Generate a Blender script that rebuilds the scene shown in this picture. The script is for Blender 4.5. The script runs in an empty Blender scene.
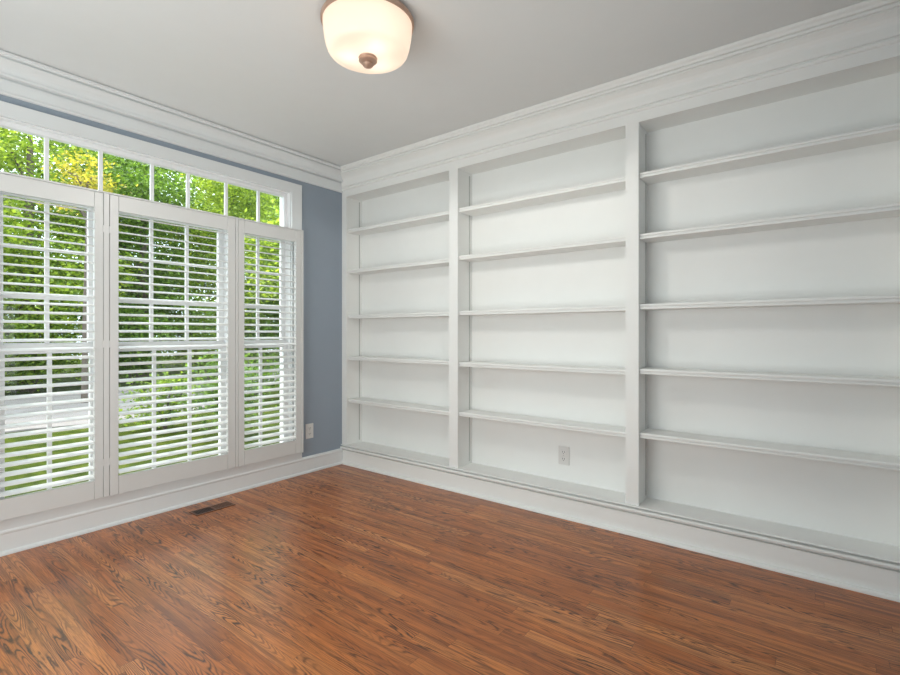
import bpy, bmesh, math, random
import numpy as np
from mathutils import Vector, Matrix

# ---------------------------------------------------------------- scene, camera, light
S = bpy.context.scene
C = bpy.context.scene.collection
S.view_settings.view_transform = 'Standard'
S.view_settings.look = 'None'
S.view_settings.gamma = 1.0
S.view_settings.exposure = 0.0
S.view_settings.use_curve_mapping = False

cam_d = bpy.data.cameras.new('camera')
cam_d.sensor_width = 36.0
cam_d.lens = 36.0 * 488.7 / 900.0
cam_d.shift_y = -4.6 / 900.0
cam_d.clip_start = 0.02
cam_d.clip_end = 300
cam = bpy.data.objects.new('camera', cam_d)
cam.location = (3.5951, -3.0229, 1.2191)
cam.rotation_euler = (math.pi / 2, 0, 0.654)
C.objects.link(cam)
S.camera = cam

W = bpy.data.worlds.new('sky')
S.world = W
W.use_nodes = True
_bg = W.node_tree.nodes['Background']
_bg.inputs[0].default_value = (0.78, 0.90, 1.0, 1)
_bg.inputs[1].default_value = 4.0

sun_d = bpy.data.lights.new('sun', 'SUN')
sun_d.energy = 4.6
sun_d.angle = math.radians(2.0)
sun_d.color = (1.0, 0.95, 0.84)
sun = bpy.data.objects.new('sun', sun_d)
sun.rotation_euler = Vector((0.55, 0.38, -0.78)).to_track_quat('-Z', 'Y').to_euler()
sun.location = (-6, -9, 14)
C.objects.link(sun)


def area(name, loc, direction, sx, sy, watts, color):
    d = bpy.data.lights.new(name, 'AREA')
    d.shape = 'RECTANGLE'
    d.size = sx
    d.size_y = sy
    d.energy = watts
    d.color = color
    o = bpy.data.objects.new(name, d)
    o.location = loc
    o.rotation_euler = Vector(direction).to_track_quat('-Z', 'Z').to_euler()
    C.objects.link(o)
    return o


# added fill lamp, unseen, beyond the wide opening behind the camera
area('hall_fill', (2.0, -3.9, 1.1), (0, 1, 0.5), 2.36, 2.36, 69, (0.94, 1.0, 0.985))
# second added fill lamp, beyond the right-hand wall opening beside the camera
area('foyer_fill', (4.4, -2.30, 1.1), (-1, 0, 0.5), 1.5, 2.36, 24, (0.94, 1.0, 0.985))
# sky seen by the visible window: portal for the world light
_p = area('window_portal', (-0.30, -1.485, 1.32), (1, 0, 0), 1.95, 2.15, 1, (1, 1, 1))
_p.data.cycles.is_portal = True

random.seed(7)
PI = math.pi

# ---------------------------------------------------------------- materials


class NT:
    def __init__(self, name):
        self.m = bpy.data.materials.new(name)
        self.m.use_nodes = True
        self.t = self.m.node_tree
        self.p = self.t.nodes['Principled BSDF']
        self.out = self.t.nodes['Material Output']

    def n(self, kind, **kw):
        nd = self.t.nodes.new(kind)
        for k, v in kw.items():
            setattr(nd, k, v)
        return nd

    def l(self, a, b):
        self.t.links.new(a, b)

    def val(self, x, sock):
        if isinstance(x, (int, float)):
            sock.default_value = x
        else:
            self.l(x, sock)

    def math(self, op, a, b=0.0, c=None):
        nd = self.n('ShaderNodeMath', operation=op)
        self.val(a, nd.inputs[0])
        self.val(b, nd.inputs[1])
        if c is not None:
            self.val(c, nd.inputs[2])
        return nd.outputs[0]

    def vec(self, x, y, z):
        nd = self.n('ShaderNodeCombineXYZ')
        for i, v in enumerate((x, y, z)):
            self.val(v, nd.inputs[i])
        return nd.outputs[0]

    def noise(self, v, scale=1.0, detail=2.0, rough=0.5, dist=0.0):
        nd = self.n('ShaderNodeTexNoise')
        self.l(v, nd.inputs['Vector'])
        nd.inputs['Scale'].default_value = scale
        nd.inputs['Detail'].default_value = detail
        nd.inputs['Roughness'].default_value = rough
        nd.inputs['Distortion'].default_value = dist
        return nd.outputs['Fac']

    def ramp(self, fac, stops, interp='LINEAR'):
        nd = self.n('ShaderNodeValToRGB')
        nd.color_ramp.interpolation = interp
        el = nd.color_ramp.elements
        while len(el) < len(stops):
            el.new(0.5)
        for e, (p, c) in zip(el, stops):
            e.position = p
            e.color = (*c, 1) if len(c) == 3 else c
        self.l(fac, nd.inputs[0])
        return nd.outputs[0]

    def mix(self, fac, a, b, blend='MIX'):
        nd = self.n('ShaderNodeMix', data_type='RGBA', blend_type=blend)
        self.val(fac, nd.inputs['Factor'])
        for x, s in ((a, nd.inputs['A']), (b, nd.inputs['B'])):
            if isinstance(x, tuple):
                s.default_value = (*x, 1)
            else:
                self.l(x, s)
        return nd.outputs['Result']

    def bump(self, h, strength=0.2, dist=0.01):
        nd = self.n('ShaderNodeBump')
        nd.inputs['Strength'].default_value = strength
        nd.inputs['Distance'].default_value = dist
        self.l(h, nd.inputs['Height'])
        self.l(nd.outputs[0], self.p.inputs['Normal'])


def paint(name, col, rough=0.45, var=0.03, bumpy=0.04, scale=9.0, fine=220.0):
    k = NT(name)
    tc = k.n('ShaderNodeTexCoord').outputs['Object']
    nz = k.noise(tc, scale, 3)
    d = tuple(max(0, c * (1 - var)) for c in col)
    u = tuple(min(1, c * (1 + var)) for c in col)
    k.l(k.mix(nz, d, u), k.p.inputs['Base Color'])
    k.p.inputs['Roughness'].default_value = rough
    if bumpy > 0.05:
        k.bump(k.noise(tc, fine, 2), bumpy, 0.002)
    return k.m


M = {}
M['trim'] = paint('white_trim_paint', (0.79, 0.81, 0.815), 0.38, 0.012)
M['shelf'] = paint('white_shelf_paint', (0.865, 0.87, 0.85), 0.48, 0.015)
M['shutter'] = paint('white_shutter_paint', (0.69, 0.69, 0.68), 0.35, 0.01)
M['vinyl'] = paint('white_window_vinyl', (0.88, 0.88, 0.89), 0.3, 0.01)
M['ceiling'] = paint('white_ceiling_paint', (0.775, 0.79, 0.785), 0.9, 0.015, 0.08)
M['wall'] = paint('blue_grey_wall_paint', (0.30, 0.352, 0.415), 0.7, 0.03, 0.1, 6.0, 160.0)
M['plate'] = paint('white_plastic', (0.74, 0.73, 0.71), 0.3, 0.01)
M['dark_slot'] = paint('dark_slot', (0.03, 0.028, 0.026), 0.6, 0.1)
M['standard'] = paint('grey_shelf_track', (0.50, 0.50, 0.48), 0.4, 0.05)
M['louver'] = paint('white_louver_backlit', (0.84, 0.84, 0.84), 0.35, 0.01)  # shutter white made lighter: backlight on the louvers put into the colour
M['gap'] = paint('seam_grey', (0.30, 0.29, 0.28), 0.7, 0.05)
M['vent'] = paint('brown_vent_metal', (0.17, 0.075, 0.042), 0.35, 0.15, 0.05, 30)
M['vent_dark'] = paint('dark_vent_louvre', (0.035, 0.016, 0.012), 0.4, 0.2, 0.05, 30)
M['hinge'] = paint('hinge_metal', (0.45, 0.43, 0.41), 0.35, 0.05)
M['outer'] = paint('exterior_wall_render', (0.6, 0.58, 0.55), 0.9, 0.05)

k = NT('bronze_metal')
k.p.inputs['Metallic'].default_value = 0.5
k.p.inputs['Roughness'].default_value = 0.42
tc = k.n('ShaderNodeTexCoord').outputs['Object']
k.l(k.ramp(k.noise(tc, 14, 4), [(0.3, (0.46, 0.30, 0.22)), (0.7, (0.60, 0.42, 0.33))]), k.p.inputs['Base Color'])
M['bronze'] = k.m

# frosted lamp glass: lets the bulbs' light through and glows softly
k = NT('frosted_cream_glass')
tr = k.n('ShaderNodeBsdfTranslucent')
tr.inputs['Color'].default_value = (0.95, 0.89, 0.81, 1)
k.p.inputs['Base Color'].default_value = (0.86, 0.80, 0.70, 1)
k.p.inputs['Roughness'].default_value = 0.25
k.p.inputs['Emission Color'].default_value = (1.0, 0.87, 0.74, 1)
tcg = k.n('ShaderNodeTexCoord').outputs['Object']
em = k.math('MULTIPLY_ADD', k.noise(tcg, 9, 2), 0.08, 0.20)
k.l(em, k.p.inputs['Emission Strength'])
mx = k.n('ShaderNodeMixShader')
mx.inputs[0].default_value = 0.5
k.l(k.p.outputs[0], mx.inputs[1])
k.l(tr.outputs[0], mx.inputs[2])
k.l(mx.outputs[0], k.out.inputs['Surface'])
M['lamp_glass'] = k.m

# window glass
k = NT('window_glass')
gl = k.n('ShaderNodeBsdfGlossy')
gl.inputs['Roughness'].default_value = 0.02
tp = k.n('ShaderNodeBsdfTransparent')
tp.inputs['Color'].default_value = (0.97, 0.985, 0.975, 1)
fr = k.n('ShaderNodeFresnel')
fr.inputs['IOR'].default_value = 1.45
mx = k.n('ShaderNodeMixShader')
k.l(k.math('MULTIPLY', fr.outputs[0], 0.6), mx.inputs[0])
k.l(tp.outputs[0], mx.inputs[1])
k.l(gl.outputs[0], mx.inputs[2])
k.l(mx.outputs[0], k.out.inputs['Surface'])
M['glass'] = k.m

# oak strip floor, boards along x
k = NT('oak_strip_floor')
tc = k.n('ShaderNodeTexCoord').outputs['Object']
sp = k.n('ShaderNodeSeparateXYZ')
k.l(tc, sp.inputs[0])
X, Y = sp.outputs[0], sp.outputs[1]
BW, BL = 0.0585, 0.95
yr = k.math('DIVIDE', Y, BW)
row = k.math('FLOOR', yr)
fy = k.math('FRACT', yr)
wn = k.n('ShaderNodeTexWhiteNoise', noise_dimensions='1D')
k.l(row, wn.inputs['W'])
xs = k.math('DIVIDE', k.math('MULTIPLY_ADD', wn.outputs['Value'], 7.3, X), BL)
col = k.math('FLOOR', xs)
fx = k.math('FRACT', xs)
wi = k.n('ShaderNodeTexWhiteNoise', noise_dimensions='2D')
k.l(k.vec(row, col, 0.0), wi.inputs['Vector'])
ID = wi.outputs['Value']
sc = k.n('ShaderNodeSeparateColor')
k.l(wi.outputs['Color'], sc.inputs[0])
R2, R3, R4 = sc.outputs[0], sc.outputs[1], sc.outputs[2]
gx = k.math('MULTIPLY_ADD', ID, 37.0, X)
gy = k.math('MULTIPLY_ADD', R2, 11.0, Y)
# plain-sawn ring contours
big = k.noise(k.vec(k.math('MULTIPLY', gx, 1.25), k.math('MULTIPLY', gy, 14.0), k.math('MULTIPLY', R3, 20.0)), 1.0, 1.5, 0.45, 0.25)
wob = k.noise(k.vec(k.math('MULTIPLY', gx, 22.0), k.math('MULTIPLY', gy, 60.0), R3), 1.0, 2, 0.6)
ringv = k.math('MULTIPLY_ADD', wob, 0.028, big)
rings = k.math('MULTIPLY_ADD', k.math('SINE', k.math('MULTIPLY', ringv, 150.0)), 0.5, 0.5)
rline = k.math('POWER', rings, 2.6)
patch = k.ramp(k.noise(k.vec(k.math('MULTIPLY', gx, 2.6), k.math('MULTIPLY', gy, 9.0), R4), 1.0, 2), [(0.40, (0, 0, 0)), (0.62, (1, 1, 1))])
gmask = k.math('MULTIPLY', rline, k.math('MULTIPLY_ADD', patch, 0.78, 0.26))
# fine pores and long streaks
pore = k.noise(k.vec(k.math('MULTIPLY', gx, 9.0), k.math('MULTIPLY', gy, 420.0), 0.0), 1.0, 3, 0.6)
streak = k.noise(k.vec(k.math('MULTIPLY', gx, 1.1), k.math('MULTIPLY', gy, 38.0), R3), 1.0, 4, 0.62)
base = k.ramp(ID, [(0.0, (0.48, 0.142, 0.030)), (0.4, (0.58, 0.180, 0.040)), (0.75, (0.65, 0.222, 0.054)), (1.0, (0.71, 0.272, 0.080))])
c1 = k.mix(k.math('MULTIPLY', k.ramp(streak, [(0.46, (0, 0, 0)), (0.66, (1, 1, 1))]), 0.68), base, (0.165, 0.048, 0.016))
c2 = k.mix(k.math('MULTIPLY', k.ramp(pore, [(0.45, (0, 0, 0)), (0.7, (1, 1, 1))]), 0.55), c1, (0.14, 0.044, 0.018))
c3 = k.mix(gmask, c2, (0.075, 0.026, 0.010))
blot = k.noise(tc, 2.2, 3)
c4 = k.mix(k.math('MULTIPLY', k.ramp(blot, [(0.45, (0, 0, 0)), (0.75, (1, 1, 1))]), 0.25), c3, (0.20, 0.06, 0.02))
ey = k.math('MINIMUM', fy, k.math('SUBTRACT', 1.0, fy))
ex = k.math('MULTIPLY', k.math('MINIMUM', fx, k.math('SUBTRACT', 1.0, fx)), BL / BW)
seam = k.math('LESS_THAN', k.math('MINIMUM', ey, ex), 0.016)
c5 = k.mix(k.math('MULTIPLY', seam, 0.6), c4, (0.05, 0.02, 0.01))
k.l(c5, k.p.inputs['Base Color'])
k.l(k.math('MULTIPLY_ADD', pore, 0.14, 0.27), k.p.inputs['Roughness'])
k.p.inputs['Specular IOR Level'].default_value = 0.32
k.p.inputs['Coat Weight'].default_value = 0.32
k.p.inputs['Coat Roughness'].default_value = 0.2
h = k.math('SUBTRACT', k.math('MULTIPLY_ADD', k.noise(tc, 7.0, 1), 0.8, 0.0), k.math('MULTIPLY_ADD', seam, 0.5, k.math('MULTIPLY', gmask, 0.25)))
k.bump(h, 0.25, 0.002)
M['floor'] = k.m


def leafmat(name, dark, light, trans):
    k = NT(name)
    g = k.n('ShaderNodeNewGeometry')
    c = k.ramp(g.outputs['Random Per Island'], [(0.0, dark), (0.55, tuple((a + b) / 2 for a, b in zip(dark, light))), (1.0, light)])
    k.l(c, k.p.inputs['Base Color'])
    k.p.inputs['Roughness'].default_value = 0.5
    tr = k.n('ShaderNodeBsdfTranslucent')
    k.l(k.mix(1.0, c, trans, 'MULTIPLY'), tr.inputs['Color'])
    mx = k.n('ShaderNodeMixShader')
    mx.inputs[0].default_value = 0.5
    k.l(k.p.outputs[0], mx.inputs[1])
    k.l(tr.outputs[0], mx.inputs[2])
    k.l(mx.outputs[0], k.out.inputs['Surface'])
    return k.m


M['leaf'] = leafmat('maple_leaves', (0.085, 0.165, 0.022), (0.48, 0.58, 0.10), (1.5, 1.45, 0.7))
M['leaf_dark'] = leafmat('evergreen_leaves', (0.045, 0.10, 0.02), (0.27, 0.39, 0.075), (1.2, 1.3, 0.6))
M['leaf_gold'] = leafmat('golden_leaves', (0.24, 0.25, 0.03), (0.62, 0.52, 0.09), (1.3, 1.2, 0.6))
M['leaf_shrub'] = leafmat('shrub_leaves', (0.07, 0.14, 0.02), (0.36, 0.46, 0.08), (1.3, 1.3, 0.7))
M['bark'] = paint('bark', (0.11, 0.085, 0.065), 0.9, 0.4, 0.6, 12, 40)

k = NT('mown_grass')
tc = k.n('ShaderNodeTexCoord').outputs['Object']
k.l(k.ramp(k.noise(tc, 5.0, 8, 0.8), [(0.35, (0.022, 0.036, 0.004)), (0.5, (0.06, 0.085, 0.008)), (0.65, (0.13, 0.15, 0.018))]), k.p.inputs['Base Color'])
k.p.inputs['Specular IOR Level'].default_value = 0.08
k.p.inputs['Roughness'].default_value = 0.9
k.bump(k.noise(tc, 60, 4, 0.7), 0.9, 0.03)
M['grass'] = k.m

k = NT('pinkish_concrete')
tc = k.n('ShaderNodeTexCoord').outputs['Object']
k.l(k.ramp(k.noise(tc, 1.5, 6, 0.65), [(0.3, (0.21, 0.18, 0.17)), (0.7, (0.30, 0.26, 0.25))]), k.p.inputs['Base Color'])
k.p.inputs['Roughness'].default_value = 0.9
M['drive'] = k.m

# ---------------------------------------------------------------- mesh helpers
OFF = {}


def link(name, me, mat, parent=None, smooth=False):
    me.materials.clear()
    for m in (mat if isinstance(mat, (list, tuple)) else [mat]):
        me.materials.append(m)
    o = bpy.data.objects.new(name, me)
    C.objects.link(o)
    if parent is not None:
        off = OFF[parent.name]
        me.transform(Matrix.Translation(-Vector(off)))
        o.parent = parent
        OFF[o.name] = off
    else:
        OFF[o.name] = (0, 0, 0)
    if smooth:
        for p in me.polygons:
            p.use_smooth = True
    return o


def root(name, loc, label, cat, group=None):
    o = bpy.data.objects.new(name, None)
    o.empty_display_size = 0.1
    o.location = loc
    C.objects.link(o)
    OFF[o.name] = tuple(loc)
    o['label'] = label
    o['category'] = cat
    if group:
        o['group'] = group
    return o


class MB:
    def __init__(self):
        self.bm = bmesh.new()

    def box(self, x0, x1, y0, y1, z0, z1, bevel=0.0, mi=0):
        n0 = len(self.bm.faces)
        vs = [self.bm.verts.new((x, y, z)) for x in (x0, x1) for y in (y0, y1) for z in (z0, z1)]
        f = [(0, 1, 3, 2), (4, 6, 7, 5), (0, 4, 5, 1), (2, 3, 7, 6), (0, 2, 6, 4), (1, 5, 7, 3)]
        fs = [self.bm.faces.new([vs[i] for i in q]) for q in f]
        for q in fs:
            q.material_index = mi
        if bevel > 0:
            es = list({e for q in fs for e in q.edges})
            bmesh.ops.bevel(self.bm, geom=es, offset=bevel, segments=2, profile=0.6, affect='EDGES')
        return self

    def prism(self, prof, axis, a0, a1, mi=0):
        """closed profile [(u, z)] swept along 'x' (u is y) or 'y' (u is x)"""
        def P(u, z, a):
            return (a, u, z) if axis == 'x' else (u, a, z)
        r0 = [self.bm.verts.new(P(u, z, a0)) for u, z in prof]
        r1 = [self.bm.verts.new(P(u, z, a1)) for u, z in prof]
        n = len(prof)
        for i in range(n):
            self.bm.faces.new((r0[i], r0[(i + 1) % n], r1[(i + 1) % n], r1[i])).material_index = mi
        self.bm.faces.new(r0).material_index = mi
        self.bm.faces.new(r1[::-1]).material_index = mi
        return self

    def lathe(self, prof, cx, cy, seg=48):
        rings = []
        for r, z in prof:
            if r < 1e-6:
                rings.append([self.bm.verts.new((cx, cy, z))])
            else:
                rings.append([self.bm.verts.new((cx + r * math.cos(2 * PI * i / seg), cy + r * math.sin(2 * PI * i / seg), z)) for i in range(seg)])
        for a, b in zip(rings, rings[1:]):
            for i in range(seg):
                j = (i + 1) % seg
                if len(a) == 1 and len(b) == 1:
                    continue
                if len(a) == 1:
                    self.bm.faces.new((a[0], b[i], b[j]))
                elif len(b) == 1:
                    self.bm.faces.new((a[i], b[0], a[j]))
                else:
                    self.bm.faces.new((a[i], b[i], b[j], a[j]))
        return self

    def tube(self, pts, r0, r1, seg=9):
        rings = []
        n = len(pts)
        for i, p in enumerate(pts):
            p = Vector(p)
            d = (Vector(pts[min(i + 1, n - 1)]) - Vector(pts[max(i - 1, 0)])).normalized()
            a = d.orthogonal().normalized()
            b = d.cross(a)
            r = r0 + (r1 - r0) * i / (n - 1)
            rings.append([self.bm.verts.new(p + r * (a * math.cos(2 * PI * j / seg) + b * math.sin(2 * PI * j / seg))) for j in range(seg)])
        for a, b in zip(rings, rings[1:]):
            # align seam by nearest vertex
            s = min(range(seg), key=lambda q: (b[q].co - a[0].co).length)
            for j in range(seg):
                self.bm.faces.new((a[j], a[(j + 1) % seg], b[(s + j + 1) % seg], b[(s + j) % seg]))
        self.bm.faces.new(rings[0][::-1])
        self.bm.faces.new(rings[-1])
        return self

    def build(self, name, mat, parent=None, smooth=False):
        bmesh.ops.recalc_face_normals(self.bm, faces=self.bm.faces)
        me = bpy.data.meshes.new(name)
        self.bm.to_mesh(me)
        self.bm.free()
        o = link(name, me, mat, parent, smooth)
        if smooth:
            try:
                me.set_sharp_from_angle(angle=math.radians(40))
            except Exception:
                pass
        return o


def struct(o, label=None):
    o['kind'] = 'structure'
    if label:
        o['label'] = label
    return o


def tag(o, label, cat, group=None, kind=None):
    o['label'] = label
    o['category'] = cat
    if group:
        o['group'] = group
    if kind:
        o['kind'] = kind


# ---------------------------------------------------------------- room shell
H = 2.74
RX = 3.97           # right wall
FY = -3.55          # wall behind the camera
OY0, OY1, OZ0, OZ1 = -2.46, -0.555, 0.20, 2.41   # window opening
struct(MB().box(-0.16, RX + 0.12, FY - 0.14, 0.34, -0.12, 0.0).build('floor', M['floor']))
struct(MB().box(-0.16, RX + 0.12, FY - 0.14, 0.34, H, H + 0.14).build('ceiling', M['ceiling']))
w = MB()
w.box(-0.16, 0, FY - 0.14, OY0, -0.5, H)
w.box(-0.16, 0, OY1, 0.34, -0.5, H)
w.box(-0.16, 0, OY0, OY1, OZ1, H)
w.box(-0.16, 0, OY0, OY1, -0.5, OZ0)
struct(w.build('wall_left', M['wall']))
struct(MB().box(0.0, RX, 0.215, 0.34, 0.0, H).build('wall_back', M['wall']))
w = MB()
w.box(RX, RX + 0.12, -1.52, 0.34, 0, H)
w.box(RX, RX + 0.12, FY - 0.14, -3.08, 0, H)
w.box(RX, RX + 0.12, -3.08, -1.52, 2.42, H)  # leaves an unseen opening, added to let the side fill in
struct(w.build('wall_right', M['wall']))
w = MB()
w.box(0, 0.25, FY - 0.14, FY, 0, H)
w.box(2.65, RX, FY - 0.14, FY, 0, H)
w.box(0.25, 2.65, FY - 0.14, FY, 2.42, H)  # opening below is added to admit the rear fill lamp
struct(w.build('wall_front', M['wall']))
# unseen box around the fill lamps, added to keep sky light out
w = MB()
w.box(0, RX + 1.6, FY - 1.72, FY - 1.6, -0.12, H)
w.box(-0.12, 0, FY - 1.72, FY - 0.14, -0.12, H)
w.box(RX + 1.6, RX + 1.72, FY - 1.72, 0.34, -0.12, H)
w.box(RX + 0.12, RX + 1.6, 0.22, 0.34, -0.12, H)
struct(w.build('wall_light_block', M['trim']))
w = MB()
w.box(0, RX + 1.6, FY - 1.6, FY - 0.14, -0.12, 0)
w.box(RX + 0.12, RX + 1.6, FY - 0.14, 0.22, -0.12, 0)
struct(w.build('floor_light_block', M['floor']))
w = MB()
w.box(-0.12, RX + 1.72, FY - 1.72, FY - 0.14, H, H + 0.14)
w.box(RX + 0.12, RX + 1.72, FY - 0.14, 0.34, H, H + 0.14)
struct(w.build('ceiling_light_block', M['ceiling']))

# crown moulding on the window wall: frieze board, shadow step, cove
crown = [(0, 2.530), (0.014, 2.530), (0.019, 2.536), (0.019, 2.544), (0.014, 2.550), (0.014, 2.611),
         (0.001, 2.613), (0.001, 2.623), (0.040, 2.6235), (0.043, 2.630), (0.041, 2.638), (0.036, 2.642), (0.038, 2.655), (0.045, 2.670), (0.055, 2.684),
         (0.068, 2.697), (0.078, 2.704), (0.066, 2.706), (0.066, 2.711), (0.087, 2.713), (0.089, 2.724), (0.097, 2.727), (0.097, 2.733), (0.084, 2.734), (0.084, H), (0, H)]
struct(MB().prism(crown, 'y', FY, 0.0).build('trim_1', M['trim']), 'white stepped crown moulding above the window')
# window casing
cs = MB()
cs.box(0, 0.020, OY0 - 0.10, OY0, 0.205, 2.49, 0.003)
cs.box(0, 0.020, OY1, OY1 + 0.10, 0.205, 2.49, 0.003)
cs.box(0, 0.020, OY0 - 0.0, OY1 + 0.0, 2.41, 2.49, 0.003)
cs.box(0, 0.020, OY0 - 0.10, OY1 + 0.10, 0.132, 0.205, 0.003)
struct(cs.build('trim_2', M['trim']), 'white flat window casing')
# baseboard on the window wall with rounded top and shoe
base = [(0, 0), (0.034, 0), (0.034, 0.008), (0.031, 0.016), (0.024, 0.020), (0.020, 0.021), (0.020, 0.112), (0.024, 0.117),
        (0.025, 0.126), (0.021, 0.134), (0.012, 0.139), (0, 0.140)]
struct(MB().prism(base, 'y', FY, -0.0115).build('baseboard_left', M['trim']))

# ---------------------------------------------------------------- windows (transom and three double-hung units)
VX0, VX1 = -0.11, -0.05


def wframe(name, y0, y1, z0, z1, gy0, gy1, gz0, gz1, x0, x1, munt_y, munt_z, parent, mw=0.011):
    b = MB()
    b.box(x0, x1, y0, gy0, z0, z1, 0.002)
    b.box(x0, x1, gy1, y1, z0, z1, 0.002)
    b.box(x0, x1, gy0, gy1, gz1, z1, 0.002)
    b.box(x0, x1, gy0, gy1, z0, gz0, 0.002)
    o = b.build(name, M['vinyl'], parent)
    xm = (x0 + x1) / 2
    m = MB()
    for y in munt_y:
        m.box(xm - 0.009, xm + 0.011, y - mw, y + mw, gz0, gz1, 0.003)
    for z in munt_z:
        m.box(xm - 0.008, xm + 0.010, gy0, gy1, z - mw, z + mw, 0.003)
    m.build('muntin', M['vinyl'], o)
    MB().box(xm - 0.003, xm + 0.003, gy0 - 0.004, gy1 + 0.004, gz0 - 0.004, gz1 + 0.004).build('pane', M['glass'], o)
    return o


jm = MB()
jm.box(-0.15, 0.0, OY0, OY0 + 0.006, OZ0, OZ1)
jm.box(-0.15, 0.0, OY1 - 0.006, OY1, OZ0, OZ1)
jm.box(-0.15, 0.0, OY0 + 0.006, OY1 - 0.006, OZ1 - 0.006, OZ1)
jm.box(-0.15, 0.0, OY0 + 0.006, OY1 - 0.006, OZ0, OZ0 + 0.025)
jm.box(-0.15, -0.02, OY0 + 0.006, OY1 - 0.006, 2.035, 2.055)
jm.box(-0.15, -0.02, OY0 + 0.006, -2.409, OZ0 + 0.025, 2.035)
jm.box(-0.15, -0.02, -1.93, -1.88, OZ0 + 0.025, 2.035)
jm.box(-0.15, -0.02, -1.10, -1.055, OZ0 + 0.025, 2.035)
struct(jm.build('trim_3', M['vinyl']), 'white window jambs and mullions')

wd = bpy.data.objects.new('window_1', None); C.objects.link(wd); OFF[wd.name] = (0, 0, 0)
struct(wd, 'long transom window of seven panes above the shutters')
wframe('window_frame', OY0 + 0.006, OY1 - 0.006, 2.055, OZ1 - 0.006, -2.43, -0.590, 2.075, 2.375, -0.085, -0.04,
       (-2.18, -1.908, -1.609, -1.370, -1.087, -0.817), (), wd)
units = [(-2.409, -1.93, -2.37, -1.97, (-2.173,)), (-1.88, -1.10, -1.84, -1.14, (-1.604, -1.368)), (-1.055, -0.561, -1.015, -0.598, (-0.808,))]
for i, (a, b_, ga, gb, mu) in enumerate(units):
    wd = bpy.data.objects.new('window_%d' % (i + 2), None); C.objects.link(wd); OFF[wd.name] = (0, 0, 0)
    struct(wd, ('left', 'middle', 'right')[i] + ' double-hung window with white muntins behind the shutters')
    wframe('upper_sash', a, b_, 1.105, 2.035, ga, gb, 1.160, 2.0, -0.10, -0.07, mu, (1.715, 1.428), wd)
    wframe('lower_sash', a, b_, OZ0 + 0.025, 1.150, ga, gb, 0.285, 1.098, -0.066, -0.034, tuple(m_ + 0.004 for m_ in mu), (), wd)

# ---------------------------------------------------------------- plantation shutters
SX0, SX1 = 0.042, 0.070
ZB, ZO0, ZO1, ZT = 0.205, 0.318, 1.985, 2.080
fr = MB()
fr.box(0.0205, 0.0735, -0.500, -0.478, ZB - 0.004, ZT + 0.012, 0.003)
fr.box(0.0205, 0.0735, -2.560, -2.538, ZB - 0.004, ZT + 0.012, 0.003)
fr.box(0.0205, 0.0735, -2.538, -0.500, ZT + 0.002, ZT + 0.012, 0.002)
fr.box(0.0205, 0.0705, -1.9310, -1.9010, ZB, ZT + 0.0015, 0.0025)
fr.box(0.0205, 0.0705, -1.0790, -1.0620, ZB, ZT + 0.0015, 0.0025)
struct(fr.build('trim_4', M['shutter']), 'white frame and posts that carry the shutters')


def shutter(y0, y1, o0, o1, label, hinge_y):
    t = root('plantation_shutter', ((SX0 + SX1) / 2, (y0 + y1) / 2, ZB), label, 'shutter', 'plantation shutters across the window')
    for a, b_ in ((y0, o0), (o1, y1)):
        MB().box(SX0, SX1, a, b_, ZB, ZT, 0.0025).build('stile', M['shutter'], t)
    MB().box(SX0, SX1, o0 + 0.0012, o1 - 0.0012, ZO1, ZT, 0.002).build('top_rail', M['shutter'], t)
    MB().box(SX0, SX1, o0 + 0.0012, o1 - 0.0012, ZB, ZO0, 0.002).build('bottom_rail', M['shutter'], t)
    n = 32
    pitch = (ZO1 - ZO0) / n
    tilt = math.radians(14)
    b = MB()
    xc = (SX0 + SX1) / 2
    for i in range(n):
        zc = ZO0 + pitch * (i + 0.5)
        prof = []
        for j in range(14):
            a = 2 * PI * j / 14
            u, v = 0.0305 * math.cos(a), 0.0047 * math.sin(a)
            # outer edge (towards -x) is the higher one
            prof.append((xc + u * math.cos(tilt) + v * math.sin(tilt), zc - u * math.sin(tilt) + v * math.cos(tilt)))
        b.prism(prof, 'y', o0 + 0.0015, o1 - 0.0015)
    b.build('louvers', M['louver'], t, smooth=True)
    for z in (0.42, 1.15, 1.86):
        h = MB()
        h.box(SX1 - 0.001, SX1 + 0.002, hinge_y - 0.0035, hinge_y + 0.0035, z - 0.022, z + 0.022, 0.0008)
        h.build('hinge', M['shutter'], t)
    return t


shutter(-2.536, -1.9335, -2.480, -1.979, 'left white plantation shutter panel, cut off by the photo edge', -1.9328)
shutter(-1.8980, -1.0825, -1.8507, -1.1409, 'middle white plantation shutter panel, the widest of the three', -1.8988)
shutter(-1.0585, -0.502, -1.0105, -0.551, 'right white plantation shutter panel beside the blue wall', -0.501)

# ---------------------------------------------------------------- built-in bookcase
bk = root('bookcase', (RX / 2, 0.1, 0), 'large white built-in bookcase of three bays filling the whole wall', 'bookcase')
D = 0.195
ZF = 0.178      # floor of the bays
ZH = 2.487      # underside of the header
PIL = [(0.001, 0.0645), (1.268, 1.3525), (2.629, 2.7070), (3.905, RX - 0.001)]
for i, (a, b_) in enumerate(PIL):
    MB().box(a, b_, 0.0, 0.022, ZF, ZH).build('stile', M['shelf'], bk)
    c0 = a + (0.004 if i else 0.0)
    c1 = b_ - (0.004 if i < 3 else 0.0)
    MB().box(c0, c1, 0.0225, D, ZF, ZH).build('divider', M['shelf'], bk)
    if i < 3:
        MB().box(c1, c1 + 0.003, 0.157, 0.166, ZF + 0.02, ZH - 0.02, 0.001).build('shelf_standard', M['standard'], bk)
    if i:
        MB().box(c0 - 0.003, c0, 0.157, 0.166, ZF + 0.02, ZH - 0.02, 0.001).build('shelf_standard', M['standard'], bk)
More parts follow.
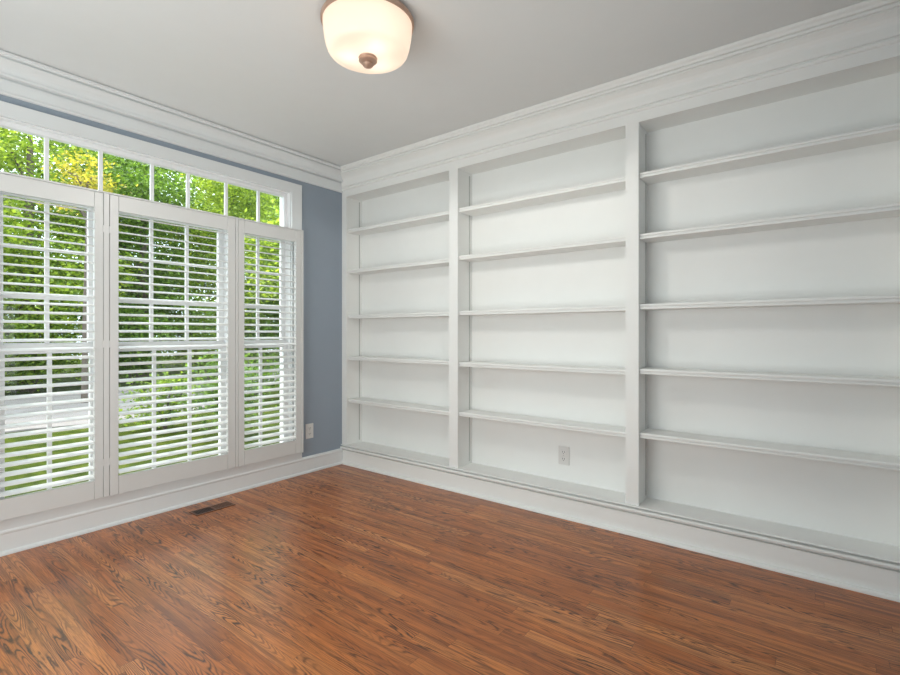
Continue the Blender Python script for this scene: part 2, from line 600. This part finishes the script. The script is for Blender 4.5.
BAYS = [(PIL[i][1] - 0.004, PIL[i + 1][0] + 0.004) for i in range(3)]
for a, b_ in BAYS:
    MB().box(a, b_, D + 0.0002, D + 0.016, ZF - 0.02, ZH + 0.02).build('back_panel', M['shelf'], bk)
    MB().box(a, b_, 0.0145, D, ZF - 0.022, ZF).build('bottom_board', M['shelf'], bk)
    MB().box(a, b_, 0.023, D, ZH + 0.0, ZH + 0.02).build('top_board', M['shelf'], bk)
    for z in ((2.186, 1.808, 1.386, 0.999, 0.602), (2.186, 1.817, 1.389, 0.993, 0.608), (2.189, 1.819, 1.394, 1.003, 0.616))[BAYS.index((a, b_))]:
        y0 = 0.020
        nose = [(D - 0.001, z), (y0 + 0.006, z), (y0 + 0.002, z - 0.002), (y0, z - 0.006), (y0, z - 0.013), (y0 + 0.002, z - 0.016),
                (y0 + 0.009, z - 0.0165), (y0 + 0.009, z - 0.0225), (y0 + 0.003, z - 0.023), (y0 + 0.003, z - 0.031), (y0 + 0.006, z - 0.033), (D - 0.001, z - 0.033)]
        MB().prism(nose, 'x', a + 0.0035, b_ - 0.0035).build('shelf', M['shelf'], bk)
# header with crown
hd = [(0.022, ZH), (0.0, ZH), (0.0, 2.548), (-0.009, 2.552), (-0.013, 2.560), (-0.010, 2.568), (-0.003, 2.570), (-0.003, 2.5745), (-0.013, 2.578),
      (-0.016, 2.590), (-0.017, 2.625), (-0.020, 2.640), (-0.030, 2.655), (-0.044, 2.668), (-0.058, 2.677), (-0.053, 2.679), (-0.053, 2.683), (-0.066, 2.686), (-0.067, 2.695), (-0.061, 2.697), (-0.061, 2.701),
      (-0.075, 2.704), (-0.078, 2.716), (-0.088, 2.724), (-0.0914, 2.730), (-0.0914, H - 0.001), (0.022, H - 0.001)]
MB().prism(hd, 'x', 0.001, RX - 0.001).build('crown_header', M['shelf'], bk)
# plinth: nosing, groove, bead, board, shoe
pl = [(0.014, 0.0), (-0.032, 0.0), (-0.032, 0.008), (-0.029, 0.016), (-0.022, 0.0195), (-0.009, 0.0205), (-0.009, 0.127), (0.010, 0.128), (0.010, 0.1385), (-0.018, 0.140), (-0.023, 0.146), (-0.023, 0.153),
      (-0.018, 0.158), (0.012, 0.159), (0.012, 0.1685), (-0.012, 0.169), (-0.015, 0.1725), (-0.013, 0.177), (-0.010, ZF), (0.014, ZF)]
MB().prism(pl, 'x', 0.001, RX - 0.001).build('plinth', M['shelf'], bk)

# ---------------------------------------------------------------- ceiling light
LX, LY = 1.845, -1.391
cl = root('ceiling_light', (LX, LY, H), 'flush round ceiling light with frosted cream glass and bronze rim', 'ceiling light')
MB().lathe([(0.0, H - 0.0005), (0.190, H - 0.0005), (0.205, H - 0.004), (0.216, H - 0.010), (0.2225, H - 0.020), (0.2235, H - 0.029), (0.221, H - 0.037), (0.2175, H - 0.041), (0.2145, H - 0.041),
            (0.2135, H - 0.030), (0.0, H - 0.022)], LX, LY, 72).build('rim', M['bronze'], cl, True)
gp = [(0.2130, 2.706), (0.2120, 2.685), (0.2090, 2.655), (0.2045, 2.625), (0.1990, 2.600), (0.1920, 2.579), (0.1830, 2.566), (0.1700, 2.559), (0.1400, 2.555), (0.1000, 2.552), (0.0500, 2.549), (0.012, 2.548)]
MB().lathe(gp, LX, LY, 72).build('glass_shade', M['lamp_glass'], cl, True)
fz = 2.5485
MB().lathe([(0.0, fz), (0.043, fz), (0.045, fz - 0.004), (0.041, fz - 0.009), (0.044, fz - 0.013), (0.044, fz - 0.018), (0.036, fz - 0.026), (0.024, fz - 0.029), (0.023, fz - 0.033), (0.026, fz - 0.037), (0.022, fz - 0.043), (0.009, fz - 0.050), (0.0, fz - 0.053)],
           LX, LY, 32).build('finial', M['bronze'], cl, True)
for j, (dx, dy) in enumerate(((0.085, -0.03), (-0.07, -0.055), (-0.01, 0.085))):
    d = bpy.data.lights.new('bulb', 'POINT')
    d.energy = 0.35
    d.color = (1.0, 0.90, 0.80)
    d.shadow_soft_size = 0.03
    o = bpy.data.objects.new('bulb', d)
    C.objects.link(o)
    o.parent = cl
    o.location = (dx, dy, -0.115)
# the light the fixture throws down into the room
d = bpy.data.lights.new('lamp_beam', 'SPOT')
d.energy = 29
d.color = (1.0, 0.98, 0.92)
d.spot_size = math.radians(175)
d.spot_blend = 0.12
d.shadow_soft_size = 0.15
o = bpy.data.objects.new('lamp_beam', d)
C.objects.link(o)
o.parent = cl
o.location = (0, 0, -0.30)


# ---------------------------------------------------------------- outlets
def outlet(loc, normal, label):
    """wall plate centred at loc; normal '+x' or '-y'"""
    t = root('wall_outlet', loc, label, 'outlet', 'wall outlets')

    def slab(u0, u1, z0, z1, d0, d1, bev=0.0, b=None):
        b = b or MB()
        cx, cy, cz = loc
        if normal == '+x':
            return b.box(cx + d0, cx + d1, cy + u0, cy + u1, cz + z0, cz + z1, bev)
        return b.box(cx + u0, cx + u1, cy - d1, cy - d0, cz + z0, cz + z1, bev)
    slab(-0.040, 0.040, -0.0645, 0.0645, 0.0, 0.007, 0.0025).build('cover_plate', M['plate'], t)
    for zc in (-0.024, 0.024):
        r = slab(-0.019, 0.019, zc - 0.017, zc + 0.017, 0.007, 0.0095, 0.001).build('socket', M['plate'], t)
        s = MB()
        slab(-0.009, -0.006, zc - 0.003, zc + 0.008, 0.0095, 0.0099, 0, s)
        slab(0.006, 0.009, zc - 0.003, zc + 0.008, 0.0095, 0.0099, 0, s)
        slab(-0.0025, 0.0025, zc - 0.012, zc - 0.007, 0.0095, 0.0099, 0, s)
        s.build('slots', M['dark_slot'], r)
    slab(-0.0025, 0.0025, -0.0025, 0.0025, 0.007, 0.0082, 0).build('screw', M['hinge'], t)
    return t


outlet((0.0, -0.367, 0.3575), '+x', 'white duplex wall outlet on the blue wall beside the shutters')
outlet((2.140, D, 0.357), '-y', 'white duplex outlet inside the bottom of the middle bookcase bay')

# ---------------------------------------------------------------- floor vent
vx, vy = 0.225, -1.333
t = root('floor_vent', (vx, vy, 0), 'brown metal floor register set into the wood by the window wall', 'vent')
b = MB()
hx, hy = 0.056, 0.135
b.box(vx - hx, vx + hx, vy - hy, vy - hy + 0.012, 0.0, 0.005, 0.001)
b.box(vx - hx, vx + hx, vy + hy - 0.012, vy + hy, 0.0, 0.005, 0.001)
b.box(vx - hx, vx - hx + 0.014, vy - hy + 0.012, vy + hy - 0.012, 0.0, 0.005, 0.001)
b.box(vx + hx - 0.014, vx + hx, vy - hy + 0.012, vy + hy - 0.012, 0.0, 0.005, 0.001)
b.box(vx - hx + 0.014, vx + hx - 0.014, vy - 0.006, vy + 0.006, 0.0, 0.005, 0.001)
b.build('frame', M['vent'], t)
MB().box(vx - hx + 0.014, vx + hx - 0.014, vy - hy + 0.012, vy + hy - 0.012, 0.0, 0.0008).build('duct_opening', M['dark_slot'], t)
for y0, y1 in ((vy - hy + 0.012, vy - 0.006), (vy + 0.006, vy + hy - 0.012)):
    b = MB()
    n = 9
    for i in range(n):
        yc = y0 + (y1 - y0) * (i + 0.5) / n
        b.box(vx - hx + 0.014, vx + hx - 0.014, yc - 0.003, yc + 0.003, 0.0009, 0.004)
    b.build('louvers', M['vent_dark'] if y0 < vy - 0.05 else M['vent'], t)

# ---------------------------------------------------------------- outside: lawn, driveway, trees, shrubs
GZ = -0.45
b = MB()
vs = {}
NX, NY = 40, 40
for i in range(NX + 1):
    for j in range(NY + 1):
        x = -34 + 33.8 * i / NX
        y = -22 + 46 * j / NY
        vs[i, j] = b.bm.verts.new((x, y, GZ))
for i in range(NX):
    for j in range(NY):
        b.bm.faces.new((vs[i, j], vs[i + 1, j], vs[i + 1, j + 1], vs[i, j + 1]))
lawn = b.build('lawn', M['grass'], None, True)
tag(lawn, 'sunlit green lawn outside the windows', 'grass', None, 'stuff')
near = [(-7.0, -16), (-7.3, -6), (-7.2, -0.8), (-6.6, 1.2), (-8.2, 3.5), (-10.2, 5.6), (-14, 9), (-20, 14)]
far = [(-12.5, -16), (-12.5, -6), (-12.2, -0.8), (-12.6, 2.2), (-13.3, 4.6), (-14.3, 7.0), (-18, 11), (-24, 16)]
b = MB()
for zt in (GZ + 0.03,):
    a_ = [b.bm.verts.new((x, y, zt)) for x, y in near]
    c_ = [b.bm.verts.new((x, y, zt)) for x, y in far]
    a2 = [b.bm.verts.new((x, y, zt - 0.3)) for x, y in near]
    c2 = [b.bm.verts.new((x, y, zt - 0.3)) for x, y in far]
    for i in range(len(near) - 1):
        b.bm.faces.new((a_[i], a_[i + 1], c_[i + 1], c_[i]))
        b.bm.faces.new((a2[i], a2[i + 1], a_[i + 1], a_[i]))
        b.bm.faces.new((c2[i], c_[i], c_[i + 1], c2[i + 1]))
struct(b.build('driveway', M['drive']), 'pale concrete driveway crossing the lawn')


def foliage(name, blobs, n, size, mat, parent, rng, per=22):
    """leaves in flattened sprays scattered through the given ellipsoids"""
    g = np.random.default_rng(rng.randrange(1 << 30))
    vol = np.array([bl[3] * bl[4] * bl[5] for bl in blobs]) ** 0.8
    P = []
    for bl, v in zip(blobs, vol / vol.sum()):
        ncl = max(4, int(n * v / per))
        d = g.normal(size=(ncl, 3))
        d /= np.linalg.norm(d, axis=1)[:, None]
        d *= (g.uniform(0.2, 1.0, ncl) ** 0.45)[:, None]
        c = np.array(bl[:3]) + d * np.array(bl[3:])
        sr = size * 2.0
        q = np.repeat(c, per, axis=0) + g.normal(size=(ncl * per, 3)) * np.array([sr, sr, sr * 0.42])
        P.append(q)
    q = np.concatenate(P)
    q = q[q[:, 2] > GZ + 0.10]
    m = len(q)
    nr = np.stack([g.normal(0, 0.65, m), g.normal(0, 0.65, m), np.ones(m)], 1)
    nr /= np.linalg.norm(nr, axis=1)[:, None]
    a = np.cross(nr, g.normal(size=(m, 3)))
    a /= np.linalg.norm(a, axis=1)[:, None]
    e = np.cross(nr, a)
    s = (size * g.uniform(0.6, 1.25, m))[:, None]
    V = np.stack([q - a * s * 0.5, q + e * s * 0.34 - nr * s * 0.10, q + a * s * 0.55 - nr * s * 0.12, q - e * s * 0.34 - nr * s * 0.10], 1).reshape(-1, 3)
    k0 = np.arange(m)[:, None] * 4
    F = np.concatenate([k0 + np.array([[0, 1, 2]]), k0 + np.array([[0, 2, 3]])], 1).reshape(-1, 3)
    me = bpy.data.meshes.new(name)
    me.vertices.add(len(V))
    me.vertices.foreach_set('co', V.astype(np.float32).ravel())
    me.loops.add(F.size)
    me.loops.foreach_set('vertex_index', F.astype(np.int32).ravel())
    me.polygons.add(len(F))
    me.polygons.foreach_set('loop_start', np.arange(0, F.size, 3, dtype=np.int32))
    me.update(calc_edges=True)
    return link(name, me, mat, parent)


def tree(name, x, y, h, r, n, size, mat, label, seed, low=0.25, group='trees outside the windows'):
    rng = random.Random(seed)
    t = root(name, (x, y, GZ), label, 'tree', group)
    lean = Vector((rng.uniform(-0.3, 0.3), rng.uniform(-0.3, 0.3), 0))
    b = MB()
    b.tube([(x, y, GZ + 0.002), (x + lean.x * 0.3, y + lean.y * 0.3, GZ + h * 0.3), (x + lean.x, y + lean.y, GZ + h * 0.62), (x + lean.x * 1.2, y + lean.y * 1.2, GZ + h * 0.85)], 0.07 if name == 'golden_tree' else 0.021 * h + 0.03, 0.03)
    blobs = [(x + lean.x, y + lean.y, GZ + h * (low + (1 - low) * 0.55), r * 0.8, r * 0.8, h * (1 - low) * 0.46)]
    for i in range(7):
        a = 2 * PI * i / 7 + rng.uniform(-0.3, 0.3)
        zz = GZ + h * rng.uniform(low + 0.14, 0.8)
        rr = r * rng.uniform(0.45, 0.7)
        px, py = x + math.cos(a) * r * 0.62, y + math.sin(a) * r * 0.62
        blobs.append((px, py, zz, rr, rr, rr * 0.7))
        b.tube([(x + lean.x * 0.5, y + lean.y * 0.5, max(GZ + 0.3, zz - r * 0.6)), ((x + px) / 2, (y + py) / 2, zz - r * 0.15), (px, py, zz)], 0.05, 0.015, 6)
    b.build('trunk', M['bark'], t, True)
    foliage('foliage', blobs, n, size, mat, t, rng)
    return t


def shrub(x, y, h, r, n, size, mat, label, seed, group='shrubs outside the windows'):
    rng = random.Random(seed)
    t = root('shrub', (x, y, GZ), label, 'shrub', group)
    b = MB()
    for i in range(6):
        a = 2 * PI * i / 6 + rng.uniform(-0.3, 0.3)
        b.tube([(x, y, GZ + 0.002), (x + math.cos(a) * r * 0.3, y + math.sin(a) * r * 0.3, GZ + h * 0.5), (x + math.cos(a) * r * 0.6, y + math.sin(a) * r * 0.6, GZ + h * 0.8)], 0.02, 0.008, 6)
    b.build('stem', M['bark'], t, True)
    blobs = [(x, y, GZ + h * 0.52, r * 0.8, r * 0.8, h * 0.45)]
    for i in range(5):
        a = 2 * PI * i / 5
        blobs.append((x + math.cos(a) * r * 0.5, y + math.sin(a) * r * 0.5, GZ + h * rng.uniform(0.35, 0.65), r * 0.55, r * 0.55, h * 0.34))
    foliage('foliage', blobs, n, size, mat, t, rng)
    return t


TR = [
    # row beyond the driveway, foliage down to the ground
    ('leafy_tree', -14.8, -3.4, 9.5, 2.3, 26000, 0.13, 'leaf', 'broad leafy tree beyond the driveway, farthest left of its row'),
    ('leafy_tree', -14.6, 0.7, 9.8, 2.2, 26000, 0.13, 'leaf', 'leafy tree beyond the driveway, seen through the left shutter'),
    ('evergreen_tree', -15.4, 4.0, 9.0, 2.0, 22000, 0.13, 'leaf_dark', 'dark green tree beyond the driveway, between the two leafy ones'),
    ('leafy_tree', -15.8, 7.2, 9.8, 2.2, 26000, 0.13, 'leaf', 'leafy tree beyond the driveway, seen through the middle shutter'),
    ('evergreen_tree', -17.0, 10.8, 9.6, 2.2, 22000, 0.13, 'leaf_dark', 'dark green tree beyond the driveway, behind the right part of the middle shutter'),
    ('leafy_tree', -18.0, 14.4, 10.6, 2.4, 26000, 0.14, 'leaf', 'leafy tree beyond the driveway, seen through the right shutter'),
    ('evergreen_tree', -19.5, 18.5, 11.0, 2.6, 20000, 0.16, 'leaf_dark', 'farthest dark green tree, behind the right edge of the window'),
    ('leafy_tree', -20.5, -0.8, 12.5, 3.0, 26000, 0.22, 'leaf', 'tall pale tree behind the front row, at the left of the transom'),
    ('evergreen_tree', -22.0, 5.6, 13.0, 3.2, 26000, 0.22, 'leaf_dark', 'tall dark tree behind the front row, above the middle shutter'),
    ('leafy_tree', -24.0, 13.0, 14.0, 3.4, 26000, 0.24, 'leaf', 'tall tree behind the front row, at the right of the transom'),
    ('golden_tree', -10.2, 0.86, 6.0, 0.62, 1250, 0.09, 'leaf_gold', 'golden yellow treetop showing in the transom above the left shutter'),
    ('leafy_tree', -6.4, 4.3, 4.7, 1.35, 13000, 0.10, 'leaf', 'nearest leafy tree, its branches filling the right end of the transom'),
]
for i, (nm, x, y, h, r, n, s, m, lab) in enumerate(TR):
    tree(nm, x, y, h, r, n, s, M[m], lab, 11 + i, 0.45 if x > -8 else 0.80 if nm == 'golden_tree' else 0.03)
SH = [
    (-13.4, -4.6, 2.3, 1.3, 10000, 0.11, 'leaf_shrub', 'rounded shrub at the far edge of the driveway, farthest left of its row'),
    (-13.4, -2.0, 2.6, 1.3, 10000, 0.11, 'leaf_dark', 'dark shrub across the driveway behind the left part of the left shutter'),
    (-13.5, 0.6, 2.4, 1.3, 10000, 0.11, 'leaf_shrub', 'wide shrub across the driveway behind the right part of the left shutter'),
    (-14.0, 3.2, 2.7, 1.3, 10000, 0.11, 'leaf_dark', 'dark shrub across the driveway behind the left part of the middle shutter'),
    (-15.0, 5.8, 2.6, 1.35, 10000, 0.11, 'leaf_shrub', 'shrub across the driveway behind the right part of the middle shutter'),
    (-16.2, 8.6, 2.8, 1.4, 10000, 0.11, 'leaf_dark', 'dark shrub across the driveway behind the left part of the right shutter'),
    (-17.6, 11.6, 3.0, 1.5, 10000, 0.12, 'leaf_shrub', 'shrub across the driveway behind the right part of the right shutter'),
    (-19.6, 15.0, 3.2, 1.7, 10000, 0.13, 'leaf_dark', 'farthest dark shrub, behind the right jamb of the right window'),
    (-3.9, 0.95, 1.45, 0.55, 2600, 0.07, 'leaf_dark', 'dark upright shrub close outside the right half of the middle shutter'),
    (-5.4, 0.66, 0.98, 0.60, 2600, 0.07, 'leaf_shrub', 'low loose shrub on the lawn outside the middle shutter'),
    (-8.0, 3.9, 1.25, 0.8, 2200, 0.08, 'leaf_dark', 'low dark shrub on the lawn outside the right shutter'),
]
for i, (x, y, h, r, n, s, m, lab) in enumerate(SH):
    shrub(x, y, h, r, n, s, M[m], lab, 51 + i)
